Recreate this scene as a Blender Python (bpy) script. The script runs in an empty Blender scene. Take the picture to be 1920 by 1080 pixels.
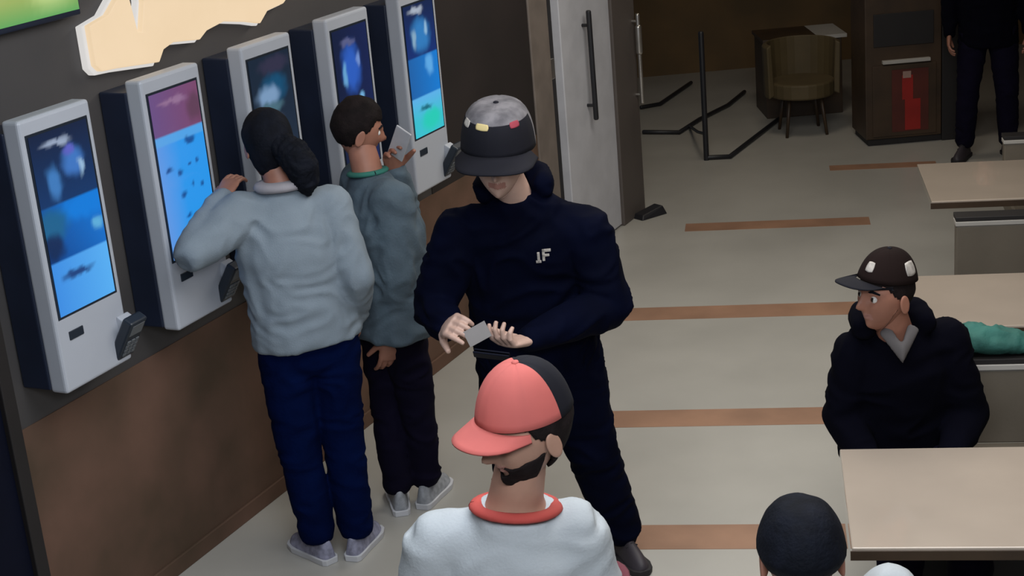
import bpy, bmesh, math, random
from mathutils import Vector, Matrix, noise
V = Vector
R = math.radians
random.seed(4)
COL = bpy.context.scene.collection
SC = bpy.context.scene

# ------------------------------------------------------------------ camera
pitch, roll = R(18.4), R(5.0)
fw = V((0, math.cos(pitch), -math.sin(pitch)))
up0 = V((1, 0, 0)).cross(fw)
rt = V((1, 0, 0)) * math.cos(roll) - up0 * math.sin(roll)
upv = rt.cross(fw)
cam = bpy.data.objects.new('camera', bpy.data.cameras.new('camera'))
COL.objects.link(cam)
M = Matrix((rt, upv, -fw)).transposed().to_4x4()
M.translation = V((0, 0, 2.9))
cam.matrix_world = M
cam.data.sensor_width = 36
cam.data.lens = 36 * 2930 / 1920
cam.data.clip_start = 0.05
SC.camera = cam

# ------------------------------------------------------------------ world, lights, exposure
SC.view_settings.view_transform = 'Standard'
SC.view_settings.look = 'None'
SC.view_settings.exposure = 0.0
SC.view_settings.gamma = 1.0
SC.view_settings.use_curve_mapping = False
w = bpy.data.worlds.new('world'); SC.world = w; w.use_nodes = True
w.node_tree.nodes['Background'].inputs[0].default_value = (0.30, 0.36, 0.45, 1)
w.node_tree.nodes['Background'].inputs[1].default_value = 0.16

def area(name, loc, size, energy, color, target=None, sy=None, spread=None):
    l = bpy.data.lights.new(name, 'AREA'); l.energy = energy; l.color = color
    l.shape = 'RECTANGLE'; l.size = size; l.size_y = sy or size
    if spread: l.spread = R(spread)
    o = bpy.data.objects.new(name, l); COL.objects.link(o); o.location = loc
    if target is not None:
        o.rotation_euler = (V(target) - V(loc)).to_track_quat('-Z', 'Y').to_euler()
    return o
area('ceiling_light_near', (1.3, 4.2, 3.22), 1.8, 62, (1.0, 0.97, 0.93), sy=2.4)
area('ceiling_light_middle', (1.4, 7.2, 3.22), 1.6, 55, (1.0, 0.95, 0.86), sy=1.6)
area('ceiling_light_left', (-0.3, 3.6, 3.22), 1.0, 40, (0.84, 0.91, 1.0), sy=1.6)
area('ceiling_light_far', (1.8, 10.8, 3.22), 0.9, 14, (1.0, 0.88, 0.72), sy=0.9)
area('fill_light_behind', (0.2, 0.9, 3.1), 1.6, 95, (0.86, 0.92, 1.0), target=(-0.5, 5.0, 1.2), sy=0.8)  # unseen fill added behind the camera, aimed to brighten the kiosks

# ------------------------------------------------------------------ materials
def mat(name, col, rough=0.6, metal=0.0, var=0.12, scale=6.0, bump=0.0, bscale=60.0, col2=None, emis=None, es=1.0, spec=0.5, coat=0.0):
    m = bpy.data.materials.new(name); m.use_nodes = True
    nt = m.node_tree; b = nt.nodes['Principled BSDF']
    b.inputs['Roughness'].default_value = rough
    b.inputs['Metallic'].default_value = metal
    b.inputs['Specular IOR Level'].default_value = spec
    if coat: b.inputs['Coat Weight'].default_value = coat
    tc = nt.nodes.new('ShaderNodeTexCoord')
    n = nt.nodes.new('ShaderNodeTexNoise'); n.inputs['Scale'].default_value = scale; n.inputs['Detail'].default_value = 4
    nt.links.new(tc.outputs['Object'], n.inputs['Vector'])
    rp = nt.nodes.new('ShaderNodeValToRGB')
    c2 = col2 or tuple(min(1, c * (1 + var)) for c in col)
    c1 = tuple(c * (1 - var) for c in col) if not col2 else col
    rp.color_ramp.elements[0].position = 0.36; rp.color_ramp.elements[0].color = (*c1, 1)
    rp.color_ramp.elements[1].position = 0.64; rp.color_ramp.elements[1].color = (*c2, 1)
    nt.links.new(n.outputs['Fac'], rp.inputs['Fac'])
    nt.links.new(rp.outputs['Color'], b.inputs['Base Color'])
    if bump:
        n2 = nt.nodes.new('ShaderNodeTexNoise'); n2.inputs['Scale'].default_value = bscale; n2.inputs['Detail'].default_value = 3
        nt.links.new(tc.outputs['Object'], n2.inputs['Vector'])
        bp = nt.nodes.new('ShaderNodeBump'); bp.inputs['Strength'].default_value = bump; bp.inputs['Distance'].default_value = 0.01
        nt.links.new(n2.outputs['Fac'], bp.inputs['Height']); nt.links.new(bp.outputs['Normal'], b.inputs['Normal'])
    if emis:
        b.inputs['Emission Color'].default_value = (*emis, 1); b.inputs['Emission Strength'].default_value = es
    return m

def screen_mat(name, strength, attr='pixels'):
    m = bpy.data.materials.new(name); m.use_nodes = True
    nt = m.node_tree; b = nt.nodes['Principled BSDF']
    b.inputs['Base Color'].default_value = (0.01, 0.01, 0.012, 1); b.inputs['Roughness'].default_value = 0.15
    a = nt.nodes.new('ShaderNodeAttribute'); a.attribute_name = attr
    nt.links.new(a.outputs['Color'], b.inputs['Emission Color'])
    b.inputs['Emission Strength'].default_value = strength
    return m

MT = dict(
    floor=mat('pale_floor_tile', (0.38, 0.365, 0.33), 0.30, var=0.07, scale=1.4, spec=0.4),
    stripe=mat('brown_tile_band', (0.29, 0.160, 0.100), 0.45, var=0.15, scale=3),
    wall=mat('brown_lower_wall', (0.078, 0.050, 0.032), 0.75, scale=2.0, spec=0.25, col2=(0.150, 0.083, 0.058), bump=0.25, bscale=9),
    wall_up=mat('grey_upper_wall', (0.048, 0.045, 0.046), 0.6, scale=1.2, col2=(0.066, 0.059, 0.057)),
    dark_wall=mat('dark_brown_far_wall', (0.016, 0.011, 0.010), 0.7, scale=2, var=0.2),
    wallgrey=mat('grey_brown_panel', (0.085, 0.070, 0.062), 0.6, var=0.1, scale=2),
    beige=mat('beige_frame', (0.17, 0.14, 0.12), 0.6),
    white_door=mat('off_white_door', (0.50, 0.50, 0.53), 0.5, var=0.06),
    black=mat('black_powder_metal', (0.010, 0.010, 0.013), 0.5),
    navy=mat('dark_navy_gloss', (0.001, 0.002, 0.009), 0.7, spec=0.15),
    backbox=mat('black_blue_box', (0.008, 0.013, 0.030), 0.45),
    housing=mat('white_plastic', (0.40, 0.42, 0.465), 0.4, var=0.03, scale=3),
    chrome=mat('brushed_steel', (0.55, 0.53, 0.50), 0.3, metal=0.9),
    reader=mat('reader_plastic', (0.012, 0.018, 0.028), 0.4),
    key=mat('key_grey', (0.12, 0.13, 0.14), 0.5),
    table=mat('beige_laminate', (0.39, 0.325, 0.265), 0.10, var=0.05, scale=2.5, coat=1.0),
    edge_light=mat('pale_edge_band', (0.38, 0.36, 0.33), 0.5, var=0.03),
    bench=mat('grey_vinyl', (0.125, 0.105, 0.080), 0.5, var=0.1, scale=3, bump=0.1, bscale=30),
    teal=mat('teal_cloth', (0.02, 0.11, 0.09), 0.8, var=0.2, bump=0.3),
    teal2=mat('green_teal_cotton', (0.02, 0.13, 0.10), 0.85),
    cabinet=mat('dark_wood_cabinet', (0.040, 0.022, 0.010), 0.5, scale=4, var=0.25),
    darkpanel=mat('black_panel', (0.008, 0.006, 0.006), 0.6),
    red=mat('red_print', (0.28, 0.010, 0.006), 0.5, var=0.1),
    redlt=mat('pale_print', (0.35, 0.22, 0.18), 0.5),
    olive=mat('olive_beige_vinyl', (0.075, 0.052, 0.020), 0.7, var=0.1),
    backwall=mat('brown_back_wall', (0.085, 0.052, 0.020), 0.8, scale=1.2, col2=(0.150, 0.085, 0.030)),
    ceiling=mat('ceiling_paint', (0.30, 0.29, 0.28), 0.9),
    skin=mat('skin_warm', (0.36, 0.20, 0.14), 0.55, var=0.08, scale=12),
    skin2=mat('skin_pale', (0.46, 0.30, 0.24), 0.55, var=0.08, scale=12),
    skin3=mat('skin_reddish', (0.30, 0.13, 0.085), 0.55, var=0.1, scale=12),
    lips=mat('lips', (0.30, 0.14, 0.11), 0.5),
    eye=mat('eye_white', (0.6, 0.58, 0.55), 0.3),
    iris=mat('iris_dark', (0.02, 0.012, 0.008), 0.2),
    hair=mat('black_hair', (0.004, 0.005, 0.009), 0.8, spec=0.12, bump=0.3, bscale=120, var=0.3, scale=25),
    hair2=mat('dark_brown_hair', (0.009, 0.006, 0.006), 0.8, spec=0.12, bump=0.3, bscale=120, var=0.3, scale=25),
    jacket_grey=mat('blue_grey_fleece', (0.185, 0.225, 0.262), 0.85, var=0.07, scale=7, bump=0.2, bscale=200),
    collar_pink=mat('pale_collar', (0.30, 0.28, 0.30), 0.85),
    navy_cloth=mat('navy_cotton', (0.0008, 0.0045, 0.032), 0.9, var=0.15, bump=0.2, bscale=80, spec=0.04),
    teal_grey=mat('teal_grey_denim', (0.058, 0.085, 0.108), 0.85, var=0.16, scale=9, bump=0.2, bscale=120),
    dark_cloth=mat('near_black_cotton', (0.004, 0.003, 0.011), 0.9, spec=0.08),
    puffer=mat('black_nylon', (0.0008, 0.0016, 0.0085), 0.85, var=0.2, spec=0.05),
    hoodie=mat('black_hoodie_fleece', (0.0015, 0.0015, 0.0045), 0.95, spec=0.06),
    greyshirt=mat('grey_undershirt', (0.11, 0.10, 0.10), 0.9),
    white_tee=mat('white_cotton', (0.36, 0.385, 0.40), 0.85, var=0.04, scale=5, bump=0.15, bscale=150),
    red_rib=mat('red_rib_knit', (0.36, 0.045, 0.035), 0.85),
    maroon=mat('maroon_rib_knit', (0.10, 0.015, 0.025), 0.85),
    cap_red=mat('coral_red_cotton', (0.46, 0.10, 0.085), 0.8, var=0.1),
    cap_dark=mat('dark_brown_cotton', (0.010, 0.0055, 0.005), 0.9, spec=0.1),
    cap_black=mat('black_cotton', (0.006, 0.006, 0.010), 0.85, spec=0.2),
    cap_grey=mat('grey_patterned_cotton', (0.075, 0.070, 0.078), 0.85, scale=18, col2=(0.16, 0.15, 0.16)),
    patch=mat('pale_embroidery', (0.36, 0.33, 0.30), 0.8, var=0.2, scale=60),
    patch_y=mat('yellow_embroidery', (0.55, 0.44, 0.20), 0.8),
    patch_r=mat('red_embroidery', (0.28, 0.03, 0.05), 0.8),
    shoe=mat('lilac_grey_mesh', (0.24, 0.24, 0.32), 0.7, scale=40, var=0.25),
    shoe_w=mat('grey_white_mesh', (0.26, 0.27, 0.29), 0.7, scale=40, var=0.2),
    shoe_d=mat('dark_grey_leather', (0.030, 0.024, 0.030), 0.6),
    sole=mat('white_rubber', (0.50, 0.50, 0.52), 0.6, var=0.05),
    sole_d=mat('black_rubber', (0.008, 0.006, 0.008), 0.7),
    phone=mat('pale_phone_shell', (0.42, 0.42, 0.44), 0.3),
    paper=mat('grey_paper', (0.20, 0.185, 0.18), 0.8),
    glow=mat('warm_light_panel', (0.12, 0.11, 0.10), 0.6, emis=(0.80, 0.60, 0.375), es=0.97),
    glow_rim=mat('cool_light_rim', (0.12, 0.12, 0.12), 0.6, emis=(0.62, 0.60, 0.58), es=1.0),
)

# ------------------------------------------------------------------ helpers
def link_mesh(name, bm, material, parent=None, smooth=False, bevel=0, loc=None):
    me = bpy.data.meshes.new(name); bm.normal_update(); bm.to_mesh(me); bm.free()
    ms = material if isinstance(material, (list, tuple)) else [material]
    for m in ms: me.materials.append(m)
    if smooth:
        for p in me.polygons: p.use_smooth = True
    o = bpy.data.objects.new(name, me); COL.objects.link(o)
    if parent: o.parent = parent
    if loc: o.location = loc
    if bevel:
        b = o.modifiers.new('bevel', 'BEVEL'); b.width = bevel; b.segments = 2; b.limit_method = 'ANGLE'
    return o

def bx(bm, lo, hi, mtx=None, mi=0):
    vs = [bm.verts.new((x, y, z)) for z in (lo[2], hi[2]) for y in (lo[1], hi[1]) for x in (lo[0], hi[0])]
    fs = [(0, 2, 3, 1), (4, 5, 7, 6), (0, 1, 5, 4), (2, 6, 7, 3), (0, 4, 6, 2), (1, 3, 7, 5)]
    for f in fs:
        q = bm.faces.new([vs[i] for i in (f if not mtx or mtx.determinant() > 0 else f[::-1])]); q.material_index = mi
    if mtx: bmesh.ops.transform(bm, matrix=mtx, verts=vs)
    return vs

def box(name, lo, hi, material, parent=None, bevel=0.0, mtx=None):
    bm = bmesh.new(); bx(bm, lo, hi, mtx)
    return link_mesh(name, bm, material, parent, bevel=bevel)

def frame_of(d, hint):
    d = d.normalized(); x = hint - d * hint.dot(d)
    if x.length < 1e-4: x = V((0, 0, 1)).cross(d)
    x.normalize(); return x, d.cross(x).normalized()

def loft(bm, pts, rad, hint=V((1, 0, 0)), seg=16, caps=True, mi=0, closed_round=True):
    """tube through pts; rad = list of r or (rx, ry); rx lies along hint."""
    pts = [V(p) for p in pts]; n = len(pts); rings = []
    rr = [(r, r) if not isinstance(r, (tuple, list)) else r for r in rad]
    def ring(c, x, y, a, b):
        return [bm.verts.new(c + x * (a * math.cos(t)) + y * (b * math.sin(t))) for t in [2 * math.pi * k / seg for k in range(seg)]]
    for i, p in enumerate(pts):
        d = (pts[min(i + 1, n - 1)] - pts[max(i - 1, 0)])
        x, y = frame_of(d, V(hint)); dn = d.normalized()
        if i == 0 and closed_round:
            for q in (0.35, 0.75):
                c = math.sqrt(1 - (1 - q) ** 2) if False else q
                k = math.sin(math.acos(1 - c)); m = min(rr[0])
                rings.append(ring(p - dn * m * (1 - c), x, y, rr[0][0] * k, rr[0][1] * k))
        rings.append(ring(p, x, y, *rr[i]))
        if i == n - 1 and closed_round:
            for q in (0.75, 0.35):
                k = math.sin(math.acos(1 - q)); m = min(rr[-1])
                rings.append(ring(p + dn * m * (1 - q), x, y, rr[-1][0] * k, rr[-1][1] * k))
    for a, b in zip(rings, rings[1:]):
        for k in range(seg):
            f = bm.faces.new((a[k], a[(k + 1) % seg], b[(k + 1) % seg], b[k])); f.material_index = mi
    if caps:
        f = bm.faces.new(list(reversed(rings[0]))); f.material_index = mi
        f = bm.faces.new(rings[-1]); f.material_index = mi
    return rings

def remeshed(bm, voxel, smooth=6, wrinkle=0.0, wscale=9.0, zs=1.0):
    """union overlapping lofts into one continuous skin, return a new bmesh"""
    me = bpy.data.meshes.new('tmp'); bmesh.ops.recalc_face_normals(bm, faces=bm.faces); bm.to_mesh(me); bm.free()
    o = bpy.data.objects.new('tmp', me); COL.objects.link(o)
    r = o.modifiers.new('r', 'REMESH'); r.mode = 'VOXEL'; r.voxel_size = voxel
    s = o.modifiers.new('s', 'SMOOTH'); s.iterations = smooth; s.factor = 0.5
    dg = bpy.context.evaluated_depsgraph_get(); dg.update()
    m2 = bpy.data.meshes.new_from_object(o.evaluated_get(dg))
    bpy.data.objects.remove(o); bpy.data.meshes.remove(me)
    b2 = bmesh.new(); b2.from_mesh(m2); bpy.data.meshes.remove(m2)
    if wrinkle:
        b2.normal_update()
        for v in b2.verts:
            p = V((v.co.x * wscale, v.co.y * wscale, v.co.z * wscale * zs))
            q = noise.noise(p + V((noise.noise(p * 0.6), 0, noise.noise(p * 0.7 + V((5, 3, 1))))) * 1.5)
            v.co += v.normal * wrinkle * (1 - 2.4 * abs(q))
    return b2

def empty(name, label, cat, loc=(0, 0, 0), rz=0, group=None):
    o = bpy.data.objects.new(name, None); COL.objects.link(o)
    o.empty_display_size = 0.1
    o.location = loc; o.rotation_euler = (0, 0, rz); o['label'] = label; o['category'] = cat
    if group: o['group'] = group
    return o

def tag(o, label, cat, group=None):
    o['label'] = label; o['category'] = cat
    if group: o['group'] = group
    return o

def struct(o):
    o['kind'] = 'structure'; return o

# wall frame: s runs along the kiosk wall, o stands off it, z up
W0 = V((-1.26634, 5.93988, 0)); WD = V((0.45108, 0.89248, 0)).normalized(); WN = V((WD.y, -WD.x, 0))
WM = Matrix(((WD.x, WN.x, 0, W0.x), (WD.y, WN.y, 0, W0.y), (0, 0, 1, 0), (0, 0, 0, 1)))   # local (s, o, z) -> world
WALL = 0.06
WRZ = math.atan2(WD.y, WD.x)
def rebase(o, parent=None):
    """keep the shape where it is but give it (or its top-level parent's) the wall's own rotation"""
    T = parent.matrix_basis if parent else Matrix.Translation(W0) @ Matrix.Rotation(WRZ, 4, 'Z')
    o.data.transform(T.inverted())
    if not parent: o.matrix_basis = T.copy()
    return o
def wempty(name, label, cat, p, group=None):
    o = empty(name, label, cat, WM @ V(p), WRZ, group); o.matrix_basis = Matrix.Translation(WM @ V(p)) @ Matrix.Rotation(WRZ, 4, 'Z'); return o
def wbox(name, lo, hi, material, parent=None, bevel=0.0):
    return rebase(box(name, lo, hi, material, parent, bevel, WM), parent)

# ------------------------------------------------------------------ structure
struct(box('floor', (-4.2, -1.5, -0.1), (5.6, 15.0, 0), MT['floor']))
struct(box('ceiling', (-4.2, -1.5, 3.3), (5.6, 15.0, 3.4), MT['ceiling']))
struct(wbox('wall_left', (-7.5, WALL - 0.25, 0), (3.17, WALL - 0.004, 3.3), MT['wall_up']))
struct(wbox('trim_11', (1.90, WALL - 0.004, 0.90), (3.17, WALL, 3.3), MT['dark_wall'], bevel=0.001))  # thin slab that makes the far stretch of wall darker
struct(wbox('trim_10', (-1.29, WALL - 0.004, 0), (3.17, WALL, 0.90), MT['wall']))  # thin slab, browner than the grey wall above it
struct(box('wall_back', (0.9, 14.7, 0), (5.6, 15.0, 3.3), MT['backwall']))
struct(box('wall_right', (5.4, -1.5, 0), (5.6, 14.7, 3.3), MT['backwall']))
# end of the wall: beige jamb, dark recess, white door leaf, grey pillar
struct(wbox('trim_1', (3.17, WALL - 0.25, 0), (3.42, WALL + 0.01, 3.3), MT['beige'], bevel=0.005))
struct(wbox('trim_2', (3.42, WALL - 0.25, 0), (3.60, WALL - 0.05, 3.3), MT['darkpanel'], bevel=0.003))
door = struct(wbox('door_1', (3.60, WALL - 0.2, 0.01), (4.36, WALL, 2.4), MT['white_door'], bevel=0.006))
bm = bmesh.new()
loft(bm, [WM @ V((3.93, WALL + 0.05, 0.82)), WM @ V((3.92, WALL + 0.05, 1.47))], [0.016, 0.016], seg=10)
for z in (0.9, 1.39): loft(bm, [WM @ V((3.925, WALL, z)), WM @ V((3.925, WALL + 0.05, z))], [0.010, 0.010], seg=8)
rebase(link_mesh('door_handle', bm, MT['black'], door, smooth=True), door)
bm = bmesh.new()
bx(bm, (3.47, WALL - 0.05, 1.15), (3.53, WALL - 0.02, 1.27), WM)
rebase(link_mesh('latch', bm, MT['chrome'], door, bevel=0.004), door)
pil = struct(wbox('trim_3', (4.36, WALL - 0.3, 0), (4.74, WALL + 0.02, 3.3), MT['wallgrey'], bevel=0.006))
bm = bmesh.new()
loft(bm, [WM @ V((4.69, WALL + 0.06, 0.75)), WM @ V((4.69, WALL + 0.06, 1.32))], [0.014, 0.014], seg=10)
loft(bm, [WM @ V((4.69, WALL + 0.06, 1.08)), WM @ V((4.69, WALL + 0.06, 1.24))], [0.022, 0.022], seg=10)
for z in (0.8, 1.28): loft(bm, [WM @ V((4.69, WALL + 0.02, z)), WM @ V((4.69, WALL + 0.06, z))], [0.009, 0.009], seg=8)
rebase(link_mesh('pull_bar', bm, MT['chrome'], pil, smooth=True), pil)
# dark glossy bay at the near end of the wall with its black edge
struct(wbox('wall_near_left', (-3.2, WALL, 0), (-1.345, WALL + 0.19, 3.3), MT['navy']))
struct(wbox('trim_4', (-1.345, WALL, 0), (-1.29, WALL + 0.21, 3.3), MT['darkpanel'], bevel=0.004))
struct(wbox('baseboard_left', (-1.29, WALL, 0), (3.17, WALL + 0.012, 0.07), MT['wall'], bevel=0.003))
# brown tile bands let into the floor
dirs = V((1, -0.175, 0)).normalized()
def band(k, a, L, wd):
    bm = bmesh.new(); nrm = V((-dirs.y, dirs.x, 0)); a = V(a)
    p = [a, a + dirs * L, a + dirs * L + nrm * wd, a + nrm * wd]
    vs = [bm.verts.new((q.x, q.y, 0.0)) for q in p] + [bm.verts.new((q.x, q.y, 0.0015)) for q in p]
    for f in ((3, 2, 1, 0), (4, 5, 6, 7), (0, 1, 5, 4), (1, 2, 6, 5), (2, 3, 7, 6), (3, 0, 4, 7)): bm.faces.new([vs[i] for i in f])
    return struct(link_mesh('trim_%d' % k, bm, MT['stripe']))
band(5, (-0.2, 5.50, 0), 1.40, 0.20)
band(6, (-0.1, 6.66, 0), 1.85, 0.19)
band(7, (0.05, 8.08, 0), 1.95, 0.20)
band(8, (1.13, 9.55, 0), 1.16, 0.17)
band(9, (2.32, 10.72, 0), 0.74, 0.14)

# ------------------------------------------------------------------ lit signs over the kiosks
def poly_slab(name, pts, o0, o1, material, parent=None, bevel=0.004):
    bm = bmesh.new()
    a = [bm.verts.new(WM @ V((s, o0, z))) for s, z in pts]; b = [bm.verts.new(WM @ V((s, o1, z))) for s, z in pts]
    n = len(pts)
    bm.faces.new(a); bm.faces.new(list(reversed(b)))
    for i in range(n): bm.faces.new((a[i], b[i], b[(i + 1) % n], a[(i + 1) % n]))
    bmesh.ops.recalc_face_normals(bm, faces=bm.faces)
    return rebase(link_mesh(name, bm, material, parent, bevel=bevel), parent)
sg = wempty('lit_sign', 'glowing warm cream sign with stepped lower edge on wall above kiosks', 'sign', (0.15, WALL, 2.0))
outline = [(-0.475, 2.03), (-0.45, 2.005), (-0.37, 2.0), (-0.13, 1.975), (-0.095, 2.015), (-0.03, 2.03), (0.13, 2.01), (0.18, 2.035),
           (0.30, 2.05), (0.46, 2.02), (0.54, 2.00), (0.60, 2.04), (0.72, 2.05), (0.80, 2.09), (0.93, 2.12), (0.95, 2.34), (-0.155, 2.34), (-0.165, 2.20), (-0.200, 2.10), (-0.225, 2.105), (-0.245, 2.24), (-0.31, 2.235), (-0.37, 2.19), (-0.475, 2.17)]
poly_slab('light_panel', outline, WALL + 0.02, WALL + 0.055, MT['glow'], sg)
rim = [(0.2 + (s - 0.2) * 1.022, 2.17 + (z - 2.17) * 1.07) for s, z in outline]
poly_slab('light_rim', rim, WALL, WALL + 0.03, MT['glow_rim'], sg)

def px_panel(name, s0, s1, z0, z1, o, fn, nx, nz, material, parent, mtx=None):
    """flat display with its picture held as one colour per vertex"""
    bm = bmesh.new(); lay = bm.verts.layers.float_color.new('pixels')
    g = []
    for j in range(nz + 1):
        row = []
        for i in range(nx + 1):
            u, v_ = i / nx, j / nz
            vt = bm.verts.new((s0 + (s1 - s0) * u, o, z0 + (z1 - z0) * v_)); c = fn(u, v_)
            vt[lay] = (c[0], c[1], c[2], 1); row.append(vt)
        g.append(row)
    for j in range(nz):
        for i in range(nx): bm.faces.new((g[j][i], g[j][i + 1], g[j + 1][i + 1], g[j + 1][i]))
    if mtx: bmesh.ops.transform(bm, matrix=mtx, verts=bm.verts)
    return link_mesh(name, bm, material, parent)

def srgb(r, g, b):
    return tuple(((c / 255) / 12.92 if c / 255 < 0.04045 else ((c / 255 + 0.055) / 1.055) ** 2.4) for c in (r, g, b))
def mix(a, b, t):
    t = max(0, min(1, t)); return tuple(x + (y - x) * t for x, y in zip(a, b))
def blob(u, v, cu, cv, ru, rv):
    u += 0.05 * noise.noise(V((u * 9, v * 16, cu * 7))); v += 0.02 * noise.noise(V((u * 9, v * 16, cu * 7 + 4)))
    q = max(0.0, min(1.0, 1.25 - 0.9 * (((u - cu) / ru) ** 2 + ((v - cv) / rv) ** 2) ** 0.75))
    return q * q * (3 - 2 * q)

def menu_board(u, v):
    c = mix(srgb(150, 170, 95), srgb(205, 195, 150), blob(u, v, 0.5, 0.7, 0.25, 0.5))
    c = mix(c, srgb(200, 215, 140), blob(u, v, 0.85, 0.35, 0.15, 0.4))
    return mix(c, srgb(95, 160, 90), (0.12 - v) * 9)
mb = wempty('menu_board', 'lit green and yellow menu screen high on the wall, at the top left corner', 'sign', (-1.0, WALL, 2.3))
wbox('casing', (-1.32, WALL, 2.215), (-0.50, WALL + 0.05, 2.85), MT['backbox'], mb, 0.006)
d_ = px_panel('display', -1.31, -0.51, 2.235, 2.84, WALL + 0.052, menu_board, 24, 16, screen_mat('menu_display', 1.1), mb, WM)
rebase(d_, mb)

# ------------------------------------------------------------------ order kiosks
SM = screen_mat('kiosk_display', 1.0)
dk = srgb(10, 28, 58)
def pic_a(u, v):                                    # dark blue advert over pale ordering strip
    if v < 0.30:
        c = mix(srgb(60, 140, 225), srgb(85, 172, 240), u)
        c = mix(c, srgb(28, 66, 125), blob(u, v, 0.42, 0.20, 0.28, 0.022))
        return c
    if v < 0.60:
        c = mix(srgb(0, 62, 135), srgb(0, 112, 205), u * 0.8 + (v - .3))
        c = mix(c, srgb(0, 120, 215), blob(u, v, 0.75, 0.55, 0.5, 0.08))
        c = mix(c, srgb(20, 95, 140), blob(u, v, 0.12, 0.5, 0.3, 0.10))
        c = mix(c, srgb(5, 40, 85), blob(u, v, 0.1, 0.38, 0.2, 0.08))
        return mix(c, srgb(90, 170, 215), blob(u, v, 0.9, 0.42, 0.10, 0.04))
    c = mix(srgb(6, 50, 100), dk, (v - .6) * 2.4)
    c = mix(c, srgb(60, 120, 185), blob(u, v, 0.30, 0.72, 0.13, 0.10))
    c = mix(c, srgb(60, 115, 190), blob(u, v, 0.66, 0.80, 0.20, 0.09))
    c = mix(c, srgb(150, 185, 215), blob(u, v, 0.78, 0.76, 0.06, 0.05))
    c = mix(c, srgb(90, 95, 190), blob(u, v, 0.62, 0.87, 0.10, 0.035))
    return mix(c, srgb(150, 165, 190), blob(u, v, 0.42, 0.93, 0.26, 0.02))
def pic_b(u, v):                                    # mauve header over a pale blue grid of items
    if v > 0.74:
        c = mix(srgb(105, 78, 130), srgb(120, 70, 105), u)
        c = mix(c, srgb(145, 110, 145), blob(u, v, 0.45, 0.93, 0.3, 0.02))
        return mix(c, srgb(95, 62, 85), blob(u, v, 0.9, 0.85, 0.2, 0.1))
    c = mix(srgb(95, 150, 225), srgb(40, 148, 232), min(1, u * 2.2))
    if v > 0.69: c = mix(c, srgb(90, 165, 225), 0.7)
    for cu, cv, ru, rv in ((.68, .67, .11, .020), (.18, .53, .09, .020), (.40, .50, .05, .016), (.60, .53, .04, .013), (.78, .53, .04, .014), (.42, .36, .06, .018), (.62, .40, .04, .013), (.82, .38, .04, .013), (.45, .22, .05, .013), (.75, .22, .05, .013)):
        c = mix(c, srgb(14, 62, 130), blob(u, v, cu, cv, ru, rv) * 0.9)
    return c
def pic_c(u, v):                                    # dim scene with a pale dome
    c = mix(srgb(26, 42, 62), srgb(16, 34, 52), v)
    c = mix(c, srgb(45, 45, 68), blob(u, v, 0.6, 0.93, 0.4, 0.06))
    c = mix(c, srgb(10, 74, 110), blob(u, v, 0.55, 0.78, 0.34, 0.10))
    c = mix(c, srgb(118, 150, 185), blob(u, v, 0.38, 0.74, 0.30, 0.075))
    c = mix(c, srgb(70, 105, 120), blob(u, v, 0.40, 0.66, 0.35, 0.04))
    return mix(c, srgb(150, 145, 165), blob(u, v, 0.38, 0.56, 0.30, 0.06))
def pic_d(u, v):
    c = mix(srgb(8, 24, 56), srgb(14, 30, 75), u)
    c = mix(c, srgb(40, 90, 185), blob(u, v, 0.45, 0.72, 0.28, 0.19))
    c = mix(c, srgb(100, 160, 205), blob(u, v, 0.25, 0.68, 0.08, 0.09))
    c = mix(c, srgb(110, 140, 200), blob(u, v, 0.66, 0.76, 0.06, 0.06))
    c = mix(c, srgb(85, 90, 130), blob(u, v, 0.42, 0.90, 0.22, 0.03))
    return mix(c, srgb(110, 170, 215), blob(u, v, 0.66, 0.50, 0.10, 0.035))
def pic_e(u, v):
    if v < 0.30:
        c = mix(srgb(55, 190, 205), srgb(90, 175, 230), (v - .12) * 6)
        c = mix(c, srgb(35, 200, 180), blob(u, v, 0.6, 0.10, 0.35, 0.09))
        return mix(c, srgb(20, 105, 125), blob(u, v, 0.45, 0.20, 0.22, 0.02))
    if v < 0.60:
        c = mix(srgb(25, 95, 165), srgb(15, 120, 205), u)
        return mix(c, srgb(90, 165, 225), blob(u, v, 0.7, 0.52, 0.16, 0.09))
    c = mix(srgb(14, 45, 110), dk, (v - .6) * 2)
    c = mix(c, srgb(45, 120, 185), blob(u, v, 0.5, 0.76, 0.32, 0.14))
    c = mix(c, srgb(130, 165, 190), blob(u, v, 0.27, 0.74, 0.08, 0.08))
    c = mix(c, srgb(140, 180, 210), blob(u, v, 0.68, 0.80, 0.06, 0.06))
    return mix(c, srgb(165, 175, 190), blob(u, v, 0.40, 0.95, 0.26, 0.03))
PICS = [(pic_a, 'white order kiosk nearest the left edge, dark blue advert on its screen'),
        (pic_b, 'white order kiosk with mauve header and pale blue item grid on screen'),
        (pic_c, 'white order kiosk behind the ponytailed person, dim screen with a pale dome shape'),
        (pic_d, 'white order kiosk behind the dark-haired person in teal-grey shirt, deep blue screen'),
        (pic_e, 'white order kiosk farthest along the wall, screen with a turquoise strip at bottom')]
KW = 0.345
def rot_local(o, base): o.matrix_basis = base
KL = Matrix.Diagonal((1, -1, 1, 1))
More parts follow.
